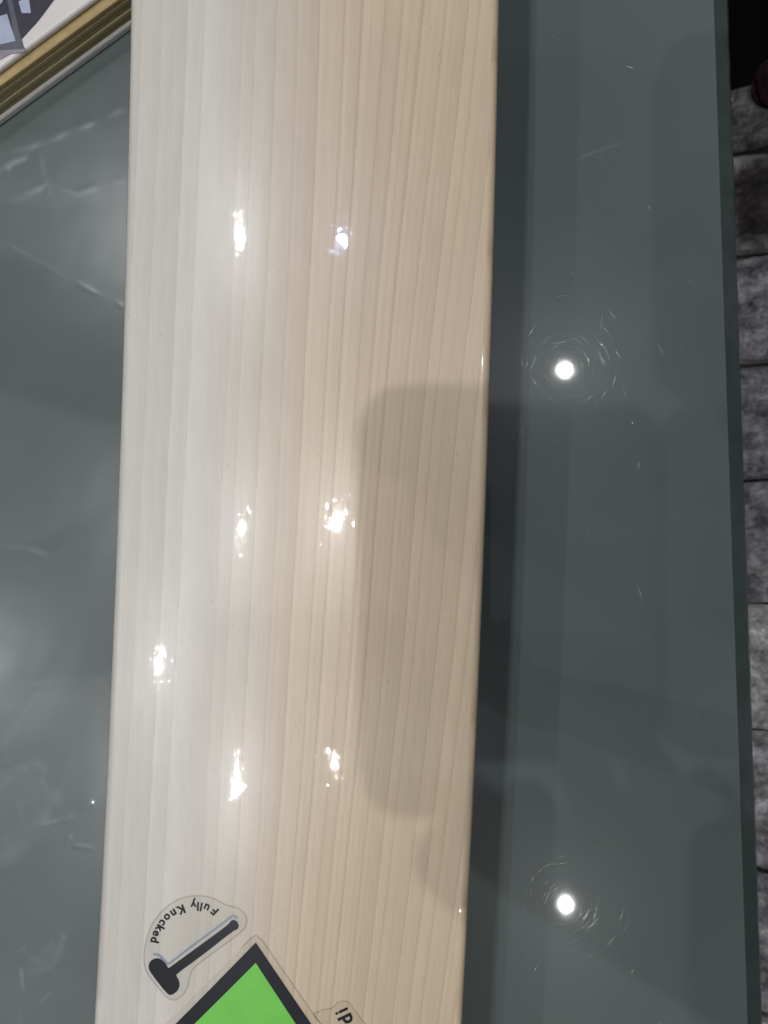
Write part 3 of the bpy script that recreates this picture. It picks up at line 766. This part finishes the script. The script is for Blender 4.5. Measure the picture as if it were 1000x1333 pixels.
# ------------------------------------------------------------------ ceiling downlights (where their reflections stand in the photograph)
def lens_mesh(mat):
    bm = bmesh.new(); bmesh.ops.create_circle(bm, cap_ends=True, segments=24, radius=LAMP_R)
    for f in bm.faces:
        f.normal_update()
        if f.normal.z > 0: f.normal_flip()
    me = bpy.data.meshes.new('lens'); bm.to_mesh(me); bm.free(); me.materials.append(mat); return me
def trim_mesh():
    V, Fc = [], []; ns = 32
    pr = [(LAMP_R * 1.05, 0.004), (LAMP_R * 1.1, -0.006), (0.040, -0.008), (0.046, -0.005), (0.046, 0.0), (0.034, 0.002), (0.034, 0.05), (0.0005, 0.05)]
    for i in range(ns):
        t = 2 * math.pi * i / ns
        for r, zz in pr: V.append((r * math.cos(t), r * math.sin(t), zz))
    m = len(pr)
    for i in range(ns):
        for q in range(m - 1): Fc.append((i * m + q, i * m + q + 1, ((i + 1) % ns) * m + q + 1, ((i + 1) % ns) * m + q))
    me = bpy.data.meshes.new('trim_ring'); me.from_pydata(V, [], Fc); me.update(); me.materials.append(M_RING); return me
LM, LM1, LM2, TM = lens_mesh(M_EMIT), lens_mesh(M_EMIT1), lens_mesh(M_EMIT2), trim_mesh()
LM3, LM4 = lens_mesh(mat_emit(1100.0, (0.55, 0.62, 1.0))), lens_mesh(mat_emit(4300.0))
def lamp_at(x, y, power=0, where='plastic over the bat'):
    d = tag(empty('ceiling_downlight', (x, y, CEIL_Z)), 'small round ceiling downlight mirrored as a white spot in the ' + where, 'downlight', 'ceiling downlights over the counter')
    for nm, me in (('lens', (LM, LM1, LM2, LM3, LM4)[power]), ('trim_ring', TM)):
        o = bpy.data.objects.new(nm, me); COL.objects.link(o); o.parent = d
for px, py in [(313, 303), (443, 312), (316, 685), (436, 682), (208, 853), (310, 1015), (434, 998)]:
    X, Y, Z = bat_pt(px, py)
    t = float(tilt(X - float(cx(Y)))); n = Vector((math.sin(t), 0, math.cos(t)))
    v = (Vector((X, Y, Z)) - Vector((0, 0, CAM_Z))).normalized(); r = v - 2 * v.dot(n) * n
    s = (CEIL_Z - Z) / r.z; lamp_at(X + r.x * s, Y + r.y * s, 2 if py in (682, 685) else 1 if px in (313, 310) else 3 if (px, py) == (443, 312) else 4 if px == 208 else 0)
    print('lamp', round(X + r.x * s, 3), round(Y + r.y * s, 3))
for px, py in [(735, 482), (737, 1178)]:
    X, Y = px2(px, py, CAM_Z); k = (CEIL_Z + CAM_Z) / CAM_Z; lamp_at(X * k, Y * k, 0, 'dark glass'); print('lamp', X * k, Y * k)

# ------------------------------------------------------------------ the phone that takes the picture (its shadow falls on the bat)
phone = tag(empty('phone', (0.0335, -0.0253, CAM_Z + 0.002)), 'dark phone held flat over the bat, seen as a rounded shadow', 'phone')
bm = box_bm(0.086, 0.1035, 0.009, 0.0)
ve = [e_ for e_ in bm.edges if abs(e_.verts[0].co.z - e_.verts[1].co.z) > 0.005]
bmesh.ops.bevel(bm, geom=ve, offset=0.012, segments=8, affect='EDGES', profile=0.5)
o = bm_obj('case', bm, M_PHONE, phone); o.location = (0, 0, 0.0065)
o = bm_obj('screen', box_bm(0.078, 0.095, 0.0006, 0.0002), simple('dark_screen_glass', (0.01, 0.01, 0.012), 0.08), phone); o.location = (0, 0, 0.0115)

# hand closing on the lower edge of the phone, forearm going off to the right
def build_hand():
    pts, rad, eds = [], [], []
    def chain(start, items):
        prev = start
        for p, r in items:
            pts.append((p[0], p[1], p[2] + 0.010)); rad.append(r); k = len(pts) - 1
            if prev is not None: eds.append((prev, k))
            prev = k
        return prev
    w = chain(None, [((0.158, -0.150, 0.345), 0.026)])
    chain(w, [((0.26, -0.185, 0.355), 0.033), ((0.40, -0.235, 0.365), 0.042)])
    palm = chain(w, [((0.130, -0.140, 0.340), 0.026), ((0.108, -0.130, 0.336), 0.023)])
    chain(palm, [((0.066, -0.124, 0.333), 0.0105), ((0.050, -0.106, 0.332), 0.0092), ((0.038, -0.092, 0.327), 0.0086), ((0.033, -0.082, 0.321), 0.0075)])
    chain(palm, [((0.076, -0.117, 0.332), 0.0108), ((0.063, -0.097, 0.333), 0.0095), ((0.054, -0.083, 0.329), 0.0088), ((0.050, -0.072, 0.3245), 0.0076)])
    chain(palm, [((0.088, -0.113, 0.331), 0.0104), ((0.079, -0.093, 0.332), 0.0092), ((0.072, -0.080, 0.329), 0.0084), ((0.068, -0.070, 0.3245), 0.0073)])
    chain(palm, [((0.101, -0.116, 0.330), 0.0095), ((0.095, -0.098, 0.330), 0.0082), ((0.089, -0.087, 0.325), 0.0074), ((0.085, -0.079, 0.320), 0.0066)])
    chain(w, [((0.112, -0.150, 0.333), 0.0135), ((0.070, -0.128, 0.326), 0.0112), ((0.036, -0.106, 0.324), 0.0122), ((0.015, -0.087, 0.327), 0.0118), ((0.006, -0.079, 0.328), 0.0098)])
    me = bpy.data.meshes.new('hand'); me.from_pydata(pts, eds, []); me.update()
    o = bpy.data.objects.new('hand', me); COL.objects.link(o)
    md = o.modifiers.new('skin', 'SKIN'); md.use_smooth_shade = True
    sv = me.skin_vertices[0].data if me.skin_vertices else None
    if sv is None:
        bm = bmesh.new(); bm.from_mesh(me); bm.verts.layers.skin.verify(); bm.to_mesh(me); bm.free(); sv = me.skin_vertices[0].data
    for k, r in enumerate(rad): sv[k].radius = (r, r); sv[k].use_root = (k == 0)
    o.modifiers.new('sub', 'SUBSURF').levels = 2; o.modifiers['sub'].render_levels = 2
    dg = bpy.context.evaluated_depsgraph_get(); m2 = bpy.data.meshes.new_from_object(o.evaluated_get(dg))
    bpy.data.objects.remove(o); bpy.data.meshes.remove(me)
    m2.materials.clear(); m2.materials.append(M_SKIN); m2.name = 'hand'
    h = bpy.data.objects.new('person', m2); COL.objects.link(h)
    tag(h, 'hand and bare forearm holding the phone, seen as a soft shadow below it', 'person')
    print('hand verts', len(m2.vertices))
build_hand()
